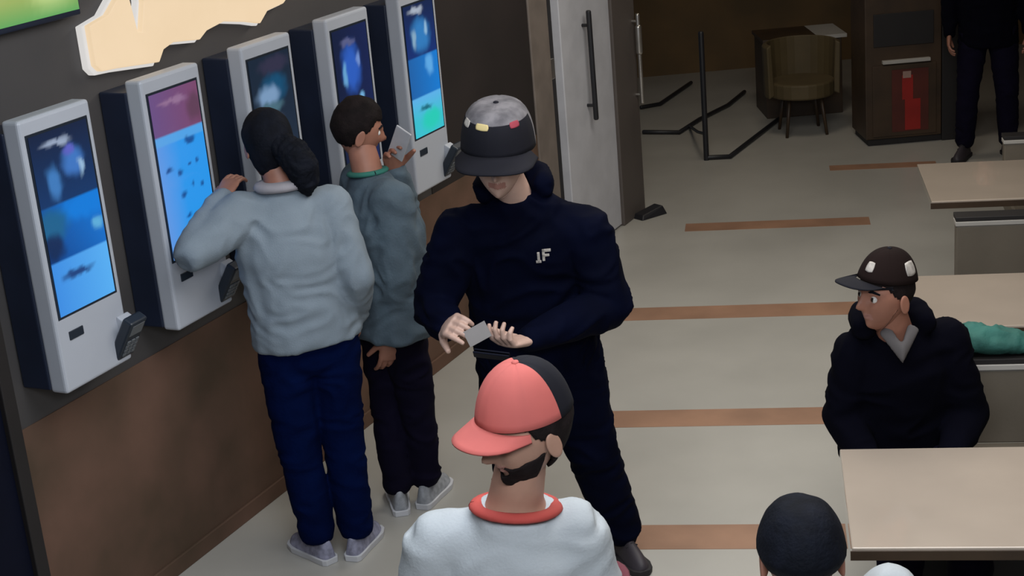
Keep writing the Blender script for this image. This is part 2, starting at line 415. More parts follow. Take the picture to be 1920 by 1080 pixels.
for i, (fn, lab) in enumerate(PICS):
    s0 = -1.04 + 0.618 * i
    k = wempty('order_kiosk', lab, 'kiosk', (s0, WALL, 1.04), group='order kiosks along the wall')
    box('back_box', (-0.006, 0.0, 0.0), (KW + 0.006, 0.120, 0.885), MT['backbox'], k, 0.006, KL)
    bm = bmesh.new()
    bx(bm, (0, 0.115, -0.01), (KW, 0.188, 0.925), KL)
    h = link_mesh('housing', bm, MT['housing'], k); bv = h.modifiers.new('bevel', 'BEVEL'); bv.width = 0.012; bv.segments = 3
    fr = box('screen_bezel', (0.018, 0.180, 0.245), (KW - 0.022, 0.1885, 0.875), MT['reader'], k, 0.002, KL)
    d = px_panel('screen', 0.030, KW - 0.034, 0.255, 0.865, 0.1905, fn, 30, 72, SM, k, KL)
    box('card_slot', (0.055, 0.178, 0.165), (0.125, 0.192, 0.195), MT['reader'], k, 0.002, KL)
    # payment terminal on a bracket at the lower right
    T = KL @ Matrix.Translation((KW - 0.035, 0.215, 0.09)) @ Matrix.Rotation(R(-32), 4, 'X')
    bm = bmesh.new(); bx(bm, (-0.015, -0.06, -0.06), (0.045, -0.02, 0.05), T); link_mesh('reader_bracket', bm, MT['housing'], k, bevel=0.004)
    bm = bmesh.new(); bx(bm, (-0.045, -0.02, -0.085), (0.045, 0.022, 0.085), T); rd = link_mesh('card_reader', bm, MT['reader'], k, bevel=0.008)
    bm = bmesh.new()
    for a in range(3):
        for b in range(4): bx(bm, (-0.030 + a * 0.022, 0.022, -0.065 + b * 0.018), (-0.014 + a * 0.022, 0.026, -0.053 + b * 0.018), T)
    link_mesh('keypad', bm, MT['key'], rd)
    bm = bmesh.new(); bx(bm, (-0.032, 0.021, 0.025), (0.032, 0.0235, 0.070), T); link_mesh('reader_display', bm, MT['key'], rd)

# ------------------------------------------------------------------ tables and benches on the right
ROW = dirs.copy(); ROWN = V((-ROW.y, ROW.x, 0))
def rowm(p): return Matrix(((ROW.x, ROWN.x, 0, p[0]), (ROW.y, ROWN.y, 0, p[1]), (0, 0, 1, 0), (0, 0, 0, 1)))
def table(p, L, D, label):
    t = empty('dining_table', label, 'table', group='beige tables at the benches'); t.matrix_world = rowm(p)
    box('tabletop', (0, 0, 0.715), (L, D, 0.75), MT['table'], t, 0.004)
    box('edge_band', (-0.004, -0.004, 0.712), (L + 0.004, -0.0005, 0.742), MT['cabinet'], t, 0.001)
    bm = bmesh.new(); loft(bm, [(L / 2, D / 2, 0.03), (L / 2, D / 2, 0.715)], [0.04, 0.04], closed_round=False); link_mesh('pedestal', bm, MT['black'], t, smooth=True)
    box('foot', (L / 2 - 0.25, D / 2 - 0.2, 0), (L / 2 + 0.25, D / 2 + 0.2, 0.03), MT['black'], t, 0.006)
    return t
def bench(p, L, label):
    t = empty('bench', label, 'bench', group='grey benches between the tables'); t.matrix_world = rowm(p)
    box('base', (0.02, -0.46, 0), (L - 0.02, 0.04, 0.36), MT['darkpanel'], t, 0.004)
    box('seat', (0, -0.5, 0.36), (L, 0.0, 0.45), MT['bench'], t, 0.02)
    box('backrest', (0, -0.02, 0.45), (L, 0.05, 0.735), MT['bench'], t, 0.006)
    box('light_strip', (-0.004, -0.026, 0.735), (L + 0.004, 0.055, 0.755), MT['edge_light'], t, 0.002)
    box('dark_cap', (-0.002, -0.02, 0.755), (L + 0.002, 0.08, 0.775), MT['darkpanel'], t, 0.002)
    box('upper_strip', (0, 0.06, 0.775), (L, 0.08, 0.80), MT['edge_light'], t, 0.002) if 0 else None
    return t
table((0.885, 3.90), 1.9, 0.66, 'beige table in the foreground in front of the seated person in a black cap')
table((1.50, 5.56), 1.9, 0.62, 'beige table between the two benches, partly behind the person in black cap')
table((2.05, 7.22), 1.9, 0.72, 'dim beige table farther back, behind the second grey bench')
bench((1.28, 5.21), 1.9, 'grey bench with pale strip on top, right behind the seated person in black cap')
bench((2.06, 6.86), 1.9, 'grey bench back with pale top strip, above and behind the nearer bench')
bench((2.74, 8.26), 1.6, 'dim grey bench with pale top strip, farthest back at right edge')
# teal jacket thrown on the bench back
bm = bmesh.new()
loft(bm, [(1.40, 5.24, 0.815), (1.56, 5.22, 0.835), (1.70, 5.19, 0.825), (1.86, 5.16, 0.80)], [(0.04, 0.05), (0.05, 0.075), (0.045, 0.07), (0.02, 0.05)], hint=V((0, 0, 1)))
loft(bm, [(1.45, 5.31, 0.80), (1.5, 5.33, 0.70), (1.52, 5.33, 0.60)], [(0.05, 0.02), (0.06, 0.02), (0.05, 0.02)])
bm = remeshed(bm, 0.012, 3, 0.01, 14)
tag(link_mesh('folded_jacket', bm, MT['teal'], smooth=True), 'crumpled teal green garment lying on the nearest bench back at right', 'jacket')

# ------------------------------------------------------------------ far background
ws = empty('waste_station', 'dark wooden waste bin cabinet with red notice at the back', 'bin', (2.72, 11.3, 0))
box('cabinet_body', (0, 0, 0.05), (0.56, 0.45, 1.22), MT['cabinet'], ws, 0.006)
box('plinth', (0.02, 0.02, 0), (0.58, 0.43, 0.05), MT['darkpanel'], ws, 0.003)
box('flap', (0.06, -0.012, 0.74), (0.50, 0.0, 0.98), MT['darkpanel'], ws, 0.003)
box('tray_ledge', (0.12, -0.04, 0.615), (0.47, 0.0, 0.640), MT['edge_light'], ws, 0.003)
box('lower_door', (0.05, -0.012, 0.07), (0.52, 0.0, 0.60), MT['cabinet'], ws, 0.003)
n_ = box('notice', (0.19, -0.016, 0.10), (0.46, -0.013, 0.565), mat('dim_red_print', (0.075, 0.010, 0.004), 0.6), ws)
bm = bmesh.new()
bx(bm, (0.265, -0.019, 0.34), (0.345, -0.016, 0.52)); bx(bm, (0.285, -0.019, 0.11), (0.40, -0.016, 0.34))
link_mesh('red_stripe', bm, MT['red'], n_)
bm = bmesh.new(); bx(bm, (0.27, -0.021, 0.50), (0.33, -0.018, 0.55)); link_mesh('pale_mark', bm, MT['redlt'], n_)
box('side_panel', (0.565, 0.0, 0.0), (0.75, 0.45, 1.2), MT['darkpanel'], ws, 0.004)

cb = empty('side_counter', 'low brown counter with a thin pale edge left of the waste cabinet', 'counter', (2.20, 12.5, 0))
box('counter_body', (0, 0, 0), (0.62, 0.5, 0.62), MT['cabinet'], cb, 0.005)
box('counter_edge', (0.42, -0.02, 0.62), (0.66, 0.5, 0.65), MT['edge_light'], cb, 0.003)
box('counter_top', (-0.02, -0.02, 0.62), (0.42, 0.5, 0.65), MT['cabinet'], cb, 0.003)

ch = empty('tub_chair', 'olive beige tub chair in the dim area left of the bin cabinet', 'chair', (2.38, 11.95, 0))
bm = bmesh.new()
prof = []
for k in range(17):
    a = R(-200 + 220 * k / 16); prof.append((math.cos(a), math.sin(a)))
ra = []
for (cx_, cy_) in prof:
    ra.append([bm.verts.new((r * cx_, r * cy_, z)) for r, z in ((0.29, 0.30), (0.30, 0.70), (0.26, 0.72), (0.24, 0.32))])
for a, b in zip(ra, ra[1:]):
    for k in range(4): bm.faces.new((a[k], b[k], b[(k + 1) % 4], a[(k + 1) % 4]))
bm.faces.new(ra[0]); bm.faces.new(list(reversed(ra[-1])))
bmesh.ops.recalc_face_normals(bm, faces=bm.faces)
o = link_mesh('backrest', bm, MT['olive'], ch, smooth=False, bevel=0.01); o.rotation_euler = (0, 0, R(180))
bm = bmesh.new(); loft(bm, [(0, 0, 0.30), (0, 0, 0.42)], [0.25, 0.25], closed_round=False, seg=24); link_mesh('seat', bm, MT['olive'], ch, bevel=0.015)
for a in (45, 135, 225, 315):
    bm = bmesh.new(); c, s_ = math.cos(R(a)), math.sin(R(a))
    loft(bm, [(0.17 * c, 0.17 * s_, 0.31), (0.22 * c, 0.22 * s_, 0.0)], [0.016, 0.012], closed_round=False, seg=8); link_mesh('leg', bm, MT['cabinet'], ch, smooth=True)

# black metal barrier standing behind the pillar
br = empty('metal_barrier', 'black tubular metal barrier with floor rails behind the pillar', 'barrier', (1.52, 11.33, 0))
def rail(name, pts, r=0.017):
    bm = bmesh.new(); loft(bm, [V(p) - V((1.52, 11.33, 0)) for p in pts], [r] * len(pts), seg=10, hint=V((0.1, 0.2, 1)))
    return link_mesh(name, bm, MT['black'], br, smooth=True)
rail('post', [(1.53, 11.33, 0.0), (1.53, 11.33, 0.95)], 0.020)
rail('floor_rail', [(1.53, 11.33, 0.02), (1.70, 11.30, 0.02), (2.00, 11.87, 0.02), (2.27, 12.38, 0.02)])
rail('floor_rail', [(1.17, 12.34, 0.02), (1.44, 12.22, 0.02), (1.66, 12.62, 0.02), (1.97, 13.07, 0.02), (2.19, 13.55, 0.02)])
rail('floor_rail', [(1.25, 13.28, 0.02), (1.42, 13.35, 0.02), (1.80, 14.15, 0.02)])
rail('cross_rail', [(1.53, 11.33, 0.20), (1.53, 11.75, 0.12), (1.55, 12.40, 0.02)], 0.012)

# dark mat corner by the pillar foot
bm = bmesh.new()
bx(bm, (-0.11, -0.06, 0), (0.11, 0.06, 0.03)); 
for v in bm.verts:
    if v.co.z > 0.01: v.co.x *= 0.8; v.co.y *= 0.7; v.co.z += 0.03 * (v.co.x > 0)
dm = link_mesh('door_wedge', bm, MT['black'], bevel=0.006); dm.location = (0.95, 9.98, 0); dm.rotation_euler = (0, 0, R(35))
tag(dm, 'small black door stop on the floor at the foot of grey pillar', 'door stop')

# ------------------------------------------------------------------ people
def head_bm(bm, mtx, jaw=1.0, seg_lips=1):
    """sculpted head: unit sphere pushed into a face; +y is the face"""
    dest = bm; bm = bmesh.new()
    bmesh.ops.create_icosphere(bm, subdivisions=5, radius=1.0)
    vs = list(bm.verts)
    def g(p, c, s): return math.exp(-sum(((a - b) / q) ** 2 for a, b, q in zip(p, c, s)))
    for v in vs:
        x, y, z = v.co
        p = (abs(x), y, z)
        X, Y, Z = x * 0.077, y * 0.097, z * 0.118
        if z < 0.1:                                      # narrow towards the chin, keep the chin forward
            t = (0.1 - z) / 1.1
            X *= 1 - 0.36 * t * jaw
            Y = Y * (1 - 0.22 * t) + (0.012 * t if y > 0 else 0.030 * t)
        if y > 0.5 and z > -0.6: Y -= 0.006 * (y - 0.5)
        Y += 0.026 * g(p, (0, 1.0, -0.20), (0.13, 0.6, 0.13)) + 0.014 * g(p, (0, 1.0, 0.0), (0.09, 0.6, 0.22))
        Z -= 0.004 * g(p, (0, 1.0, -0.22), (0.15, 0.6, 0.1))
        Y -= 0.014 * g(p, (0.38, 0.9, 0.04), (0.20, 0.5, 0.13))
        Y += 0.007 * g(p, (0.30, 0.95, 0.22), (0.34, 0.5, 0.08))
        Y += 0.008 * g(p, (0, 0.9, -0.44), (0.20, 0.6, 0.045)) + 0.008 * g(p, (0, 0.9, -0.54), (0.18, 0.6, 0.045))
        Y -= 0.005 * g(p, (0, 0.9, -0.49), (0.22, 0.6, 0.02))
        Y += 0.014 * g(p, (0, 0.6, -0.86), (0.26, 0.6, 0.16))
        Y += 0.005 * g(p, (0.55, 0.7, -0.15), (0.2, 0.5, 0.2))
        v.co = (X, Y, Z)
    if True:
        for f in {f for v in vs for f in v.link_faces}:
            c = f.calc_center_median()
            f.material_index = 1 if (abs(c.x) < 0.024 and c.y > 0.06 and -0.070 < c.z < -0.048) else 0
    for sx in (-1, 1):                                   # ears
        eb = bmesh.new(); bmesh.ops.create_icosphere(eb, subdivisions=3, radius=1.0)
        for v in eb.verts:
            x, y, z = v.co; q = math.sqrt(y * y + z * z)
            xx = 0.009 * x + 0.006 * (q ** 2)
            v.co = (sx * (0.077 + xx), -0.006 + 0.018 * y + 0.006 * z, -0.012 + 0.032 * z)
        tmp = bpy.data.meshes.new('t'); eb.to_mesh(tmp); eb.free(); bm.from_mesh(tmp); bpy.data.meshes.remove(tmp)
    bmesh.ops.transform(bm, matrix=mtx, verts=bm.verts)
    tmp = bpy.data.meshes.new('t'); bm.to_mesh(tmp); bm.free(); dest.from_mesh(tmp); bpy.data.meshes.remove(tmp)

def scalp_pt(x, y, z, k=1.0):
    X, Y, Z = x * 0.077, y * 0.097, z * 0.118
    if z < 0.1:
        t = (0.1 - z) / 1.1; X *= 1 - 0.30 * t
        Y = Y * (1 - 0.2 * t) + (0.012 * t if y > 0 else 0.026 * t)
    return V((X * k, Y * k, Z * k))

def hair_bm(mtx, k=1.09, front=0.35, low=-0.62, rough=0.05, vol_top=0.0, boxy=0.0, zs=1.0):
    bm = bmesh.new(); bmesh.ops.create_icosphere(bm, subdivisions=5, radius=1.0)
    def line(y):                                        # hairline height by how far forward we are
        if y > 0.55: return front
        if y > 0.0: return -0.02 + (front + 0.02) * (y / 0.55) ** 2
        return max(low, -0.02 + (low + 0.02) * min(1, -y / 0.45))
    dele = [v for v in bm.verts if v.co.z < line(v.co.y)]
    bmesh.ops.delete(bm, geom=dele, context='VERTS')
    for v in bm.verts:
        x, y, z = v.co
        e = min(1, max(0, (z - line(y)) / 0.25)); n = noise.noise(V((x * 4, y * 4, z * 2.5))) + .25 * noise.noise(V((x * 16, y * 16, z * 4)))
        v.co = scalp_pt(x, y, z, 1.0 + (k - 1) * (0.35 + 0.65 * e) + rough * n * e + vol_top * max(0, z) * e)
    for v in bm.verts:
        z = max(0, min(0.97, v.co.z / (0.118 * k))); q = (1 - z * z) ** (-boxy); v.co.x *= q; v.co.y *= q; v.co.z *= zs if v.co.z > 0 else 1
    r = bmesh.ops.extrude_face_region(bm, geom=list(bm.faces))
    inner = [g_ for g_ in r['geom'] if isinstance(g_, bmesh.types.BMVert)]
    for v in inner: v.co = v.co * 0.93
    bmesh.ops.recalc_face_normals(bm, faces=bm.faces)
    bmesh.ops.transform(bm, matrix=mtx, verts=bm.verts)
    return bm

def hand_bm(bm, wrist, direction, palm_n, side, curl=30, s=1.0, thumb_open=40):
    """palm, four jointed fingers of unequal length and a thumb; palm_n = where the palm looks"""
    d = V(direction).normalized(); n = V(palm_n); n = (n - d * n.dot(d)).normalized()
    x = d.cross(n).normalized() * side                   # towards the thumb
    W = V(wrist)
    part = bmesh.new()
    loft(part, [W - d * 0.03 * s, W, W + d * 0.03 * s, W + d * 0.075 * s, W + d * 0.092 * s], [(0.026 * s, 0.021 * s), (0.028 * s, 0.019 * s), (0.037 * s, 0.017 * s), (0.042 * s, 0.014 * s), (0.040 * s, 0.010 * s)], hint=x, seg=14)
    for k, (off, L) in enumerate(((0.030, 0.072), (0.010, 0.080), (-0.010, 0.075), (-0.029, 0.060))):
        p = W + (d * 0.088 + x * off) * s; c = R(curl * (0.55 + 0.08 * k)); pts = [p - d * 0.02 * s]; ang = 0
        pts.append(p)
        fd = (d + x * off * 1.8).normalized()
        for seg_, q in enumerate((0.45, 0.30, 0.25)):
            ang += c
            dd = fd * math.cos(ang) + n * math.sin(ang)
            p = p + dd * L * q * s; pts.append(p)
        loft(part, pts, [0.0095 * s, 0.0098 * s, 0.0088 * s, 0.0080 * s, 0.0066 * s], hint=x, seg=8)
    p = W + (d * 0.022 + x * 0.026) * s; a = R(thumb_open)
    td = (d * math.cos(a) + x * math.sin(a) + n * 0.35).normalized(); td2 = (td + d * 0.5 + n * 0.3).normalized()
    loft(part, [W + (d * 0.012 + x * 0.012) * s, p, p + td * 0.032 * s, p + td * 0.032 * s + td2 * 0.028 * s, p + td * 0.032 * s + td2 * 0.050 * s], [0.013 * s, 0.014 * s, 0.0115 * s, 0.010 * s, 0.008 * s], hint=n, seg=8)
    part = remeshed(part, 0.0032 * s, 2)
    tmp = bpy.data.meshes.new('t'); part.to_mesh(tmp); part.free(); bm.from_mesh(tmp); bpy.data.meshes.remove(tmp)

def shoe(parent, ankle, fwd_deg, material, sole_m, s=1.0, name='shoe'):
    T = Matrix.Translation((ankle[0], ankle[1], 0)) @ Matrix.Rotation(R(fwd_deg), 4, 'Z') @ Matrix.Scale(s, 4)
    bm = bmesh.new()
    ys = [-0.075, -0.06, -0.02, 0.03, 0.08, 0.13, 0.17, 0.19]
    wd_ = [0.022, 0.033, 0.037, 0.038, 0.044, 0.047, 0.036, 0.016]
    ht = [0.05, 0.10, 0.115, 0.105, 0.082, 0.060, 0.042, 0.022]
    rings = []
    for y, a, h in zip(ys, wd_, ht):
        rings.append([bm.verts.new((a * math.cos(t) * (0.82 if math.sin(t) > 0.3 else 1), y, 0.018 + max(0, math.sin(t)) * h + min(0, math.sin(t)) * 0.008)) for t in [2 * math.pi * k / 14 for k in range(14)]])
    for a, b in zip(rings, rings[1:]):
        for k in range(14): bm.faces.new((a[k], a[(k + 1) % 14], b[(k + 1) % 14], b[k]))
    bm.faces.new(list(reversed(rings[0]))); bm.faces.new(rings[-1])
    bmesh.ops.recalc_face_normals(bm, faces=bm.faces); bmesh.ops.transform(bm, matrix=T, verts=bm.verts)
    sh = link_mesh(name, bm, material, parent, smooth=True)
    m = sh.modifiers.new('sub', 'SUBSURF'); m.levels = 1; m.render_levels = 1
    bm = bmesh.new(); top = []; bot = []
    out = [(a + 0.005, y) for y, a in zip(ys, wd_)] + [(-(a + 0.005), y) for y, a in reversed(list(zip(ys, wd_)))]
    for x, y in out: top.append(bm.verts.new((x, y * 1.03, 0.026))); bot.append(bm.verts.new((x * 0.95, y * 1.02, 0.0)))
    n = len(out); bm.faces.new(top); bm.faces.new(list(reversed(bot)))
    for i in range(n): bm.faces.new((bot[i], bot[(i + 1) % n], top[(i + 1) % n], top[i]))
    bmesh.ops.recalc_face_normals(bm, faces=bm.faces); bmesh.ops.transform(bm, matrix=T, verts=bm.verts)
    link_mesh('sole', bm, sole_m, sh, bevel=0.003)
    bm = bmesh.new()
    for k in range(4):
        y = 0.045 + 0.022 * k; z = 0.112 - 0.0115 * k - 0.004 * k
        loft(bm, [T @ V((-0.022, y, z)), T @ V((0, y, z + 0.012)), T @ V((0.022, y, z))], [0.0028] * 3, seg=6, hint=V((0, 1, 0)))
    link_mesh('laces', bm, sole_m, sh, smooth=True)
    return sh

def person(label, loc, rz, J, skin, top, trousers, top_name='jacket', scale=1.0, bulk=1.0, wrinkle=0.006, head=(0, 0, 0), head_s=1.0,
           hem=0.90, sleeve=1.0, collar=None, shoes=None, hand_s=1.0, neck_end=1.0, neck_r=0.068, hands=((30, 1), (30, 1)), leg=1.0, hood=False, torso_z=None, belly=1.0, seated=False):
    """J: joints in the person's own frame (x right, y forward, z up). Lofts are fused by voxel remesh."""
    P = empty('person', label, 'person', loc, rz)
    J = {k: V(v) for k, v in J.items()}
    pel, che, nek, hd = J['pelvis'], J['chest'], J['neck'], J['head']
    lat = (J['sh_r'] - J['sh_l']).normalized()
    b = bulk
    # body: one continuous figure under the clothes
    bm = bmesh.new()
    loft(bm, [pel - (che - pel) * 0.15, pel.lerp(che, 0.4), che, che.lerp(nek, 0.65)], [(0.15, 0.10), (0.13, 0.095), (0.145, 0.098), (0.10, 0.065)], hint=lat)
    loft(bm, [che.lerp(nek, 0.8), nek, nek.lerp(hd, 0.65)], [(0.075, 0.07), (0.060, 0.062), (0.052, 0.056)], hint=lat)
    for s in 'lr':
        loft(bm, [J['sh_' + s], J['sh_' + s].lerp(J['el_' + s], .5), J['el_' + s]], [0.050, 0.044, 0.036], hint=lat)
        loft(bm, [J['el_' + s], J['el_' + s].lerp(J['wr_' + s], .35), J['wr_' + s]], [0.036, 0.038, 0.025], hint=lat)
        loft(bm, [J['hip_' + s], J['hip_' + s].lerp(J['kn_' + s], .5), J['kn_' + s], J['kn_' + s].lerp(J['an_' + s], .35), J['an_' + s]], [0.080, 0.070, 0.050, 0.052, 0.034], hint=lat)
        loft(bm, [che.lerp(nek, .62), J['sh_' + s]], [0.044, 0.040], hint=V((0, 0, 1)))
    bm = remeshed(bm, 0.009, 4)
    HM = Matrix.Translation(hd) @ Matrix.Rotation(R(head[0]), 4, 'Z') @ Matrix.Rotation(R(head[1]), 4, 'X') @ Matrix.Rotation(R(head[2]), 4, 'Y') @ Matrix.Scale(head_s, 4)
    head_bm(bm, HM)
    for k, s in enumerate('lr'):
        dd = J.get('hd_' + s, J['wr_' + s] - J['el_' + s]); pn = J.get('pn_' + s, V((0, 0, -1)) if abs(dd.normalized().z) < .7 else lat * (1 if s == 'l' else -1))
        c, sd = hands[k]
        hand_bm(bm, J['wr_' + s], dd, pn, sd, curl=c, s=hand_s)
    body = link_mesh('body', bm, [skin, MT['lips']], P, smooth=True)
    for sx in (-1, 1):
        bm = bmesh.new(); bmesh.ops.create_uvsphere(bm, u_segments=14, v_segments=10, radius=0.0125)
        for f in bm.faces:
            c = f.calc_center_median(); f.material_index = 1 if c.y > 0.0098 else 0
        bmesh.ops.transform(bm, matrix=HM @ Matrix.Translation((sx * 0.030, 0.0735, 0.004)), verts=bm.verts)
        link_mesh('eye', bm, [MT['eye'], MT['iris']], body, smooth=True)
        bm = bmesh.new()
        loft(bm, [HM @ V((sx * 0.014, 0.090, 0.026)), HM @ V((sx * 0.032, 0.087, 0.032)), HM @ V((sx * 0.050, 0.073, 0.025))], [0.004, 0.0048, 0.003], seg=8)
        link_mesh('eyebrow', bm, MT['hair'], body, smooth=True)
    # upper garment
    bm = bmesh.new()
    hemp = pel + (pel - che).normalized() * (pel.z - hem) if not seated else pel
    loft(bm, [hemp, hemp.lerp(che, 0.3), hemp.lerp(che, 0.7), che, che.lerp(nek, 0.45), che.lerp(nek, 0.80 * min(1, neck_end + .05)), che.lerp(nek, neck_end)],
         [(0.185 * b, 0.135 * b * belly), (0.178 * b, 0.135 * b * belly), (0.178 * b, 0.132 * b), (0.185 * b, 0.130 * b), (0.170 * b, 0.112 * b), (0.110 * b, 0.085), (neck_r, neck_r)], hint=lat, closed_round=False)
    for s in 'lr':
        sh, el, wr = J['sh_' + s], J['el_' + s], J['wr_' + s]
        loft(bm, [che.lerp(nek, .55), sh], [(0.072 * b, 0.072 * b), 0.072 * b], hint=V((0, 0, 1)))
        if sleeve >= 1:
            loft(bm, [sh, sh.lerp(el, .5), el], [0.076 * b, 0.067 * b, 0.060 * b], hint=lat)
            loft(bm, [el, el.lerp(wr, .5), wr], [0.060 * b, 0.052 * b, 0.040 * (1 + (b - 1) * .5)], hint=lat)
        else: loft(bm, [sh, sh.lerp(el, .5), sh.lerp(el, sleeve)], [0.078 * b, 0.076 * b, 0.078 * b], hint=lat, closed_round=False)
    if hood:
        loft(bm, [nek + V((-0.10, 0.01, 0.02)), nek + V((-0.085, -0.075, 0.035)), nek + V((0, -0.115, 0.02)), nek + V((0.085, -0.075, 0.035)), nek + V((0.10, 0.01, 0.02))], [0.036, 0.050, 0.058, 0.050, 0.036], hint=V((0, 0, 1)))
    bm = remeshed(bm, 0.010, 5, wrinkle, 8, 1.5)
    cl = link_mesh(top_name, bm, top, P, smooth=True)
    if collar:
        bm = bmesh.new(); dn = (nek - che).normalized(); x, y = frame_of(dn, lat); ringp = []
        rx, ry, h, r_, dz = collar[1:]
        for k in range(25):
            a = 2 * math.pi * k / 24; yy = math.sin(a)
            ringp.append(nek + dn * (dz + h * (-yy if y.y > 0 else yy)) + x * (rx * math.cos(a)) + y * (ry * yy))
        loft(bm, ringp, [(r_ * 0.6, r_)] * 25, hint=dn, seg=8, caps=False, closed_round=False)
        link_mesh('collar', bm, collar[0], cl, smooth=True)
    # trousers
    bm = bmesh.new()
    if not seated: loft(bm, [pel + (che - pel) * 0.2, pel, (J['hip_l'] + J['hip_r']) / 2 - V((0, 0, 0.05))], [(0.165, 0.12), (0.172, 0.128), (0.165, 0.12)], hint=lat)
    else: loft(bm, [pel + V((0, 0, 0.06)), (J['hip_l'] + J['hip_r']) / 2, (J['hip_l'] + J['hip_r']) / 2 + V((0, 0.06, 0))], [(0.17, 0.13), (0.17, 0.13), (0.16, 0.09)], hint=lat)
    for s in 'lr':
        h, k, a = J['hip_' + s], J['kn_' + s], J['an_' + s]
        loft(bm, [h, h.lerp(k, .5), k, k.lerp(a, .5), a.lerp(k, 0.06)], [0.100 * leg, 0.090 * leg, 0.074 * leg, 0.068 * leg, 0.062 * leg], hint=lat)
    bm = remeshed(bm, 0.010, 5, wrinkle, 7, 1.8)
    link_mesh('trousers', bm, trousers, P, smooth=True)
    if shoes:
        for k, s in enumerate('lr'): shoe(P, J['an_' + s], shoes[2 + k], shoes[0], shoes[1])
    P['_h'] = 0; del P['_h']
    return P, HM, cl, body

def standing(**kw):
    J = dict(pelvis=(0, 0, 0.96), chest=(0, 0, 1.26), neck=(0, -0.01, 1.49), head=(0, 0.03, 1.63), sh_l=(-0.19, 0, 1.42), sh_r=(0.19, 0, 1.42),
             el_l=(-0.25, -0.02, 1.14), el_r=(0.25, -0.02, 1.14), wr_l=(-0.26, 0.06, 0.90), wr_r=(0.26, 0.06, 0.90),
             hip_l=(-0.09, 0, 0.92), hip_r=(0.09, 0, 0.92), kn_l=(-0.10, 0.02, 0.50), kn_r=(0.10, 0.02, 0.50), an_l=(-0.10, -0.02, 0.10), an_r=(0.10, -0.02, 0.10))
    J.update(kw); return J

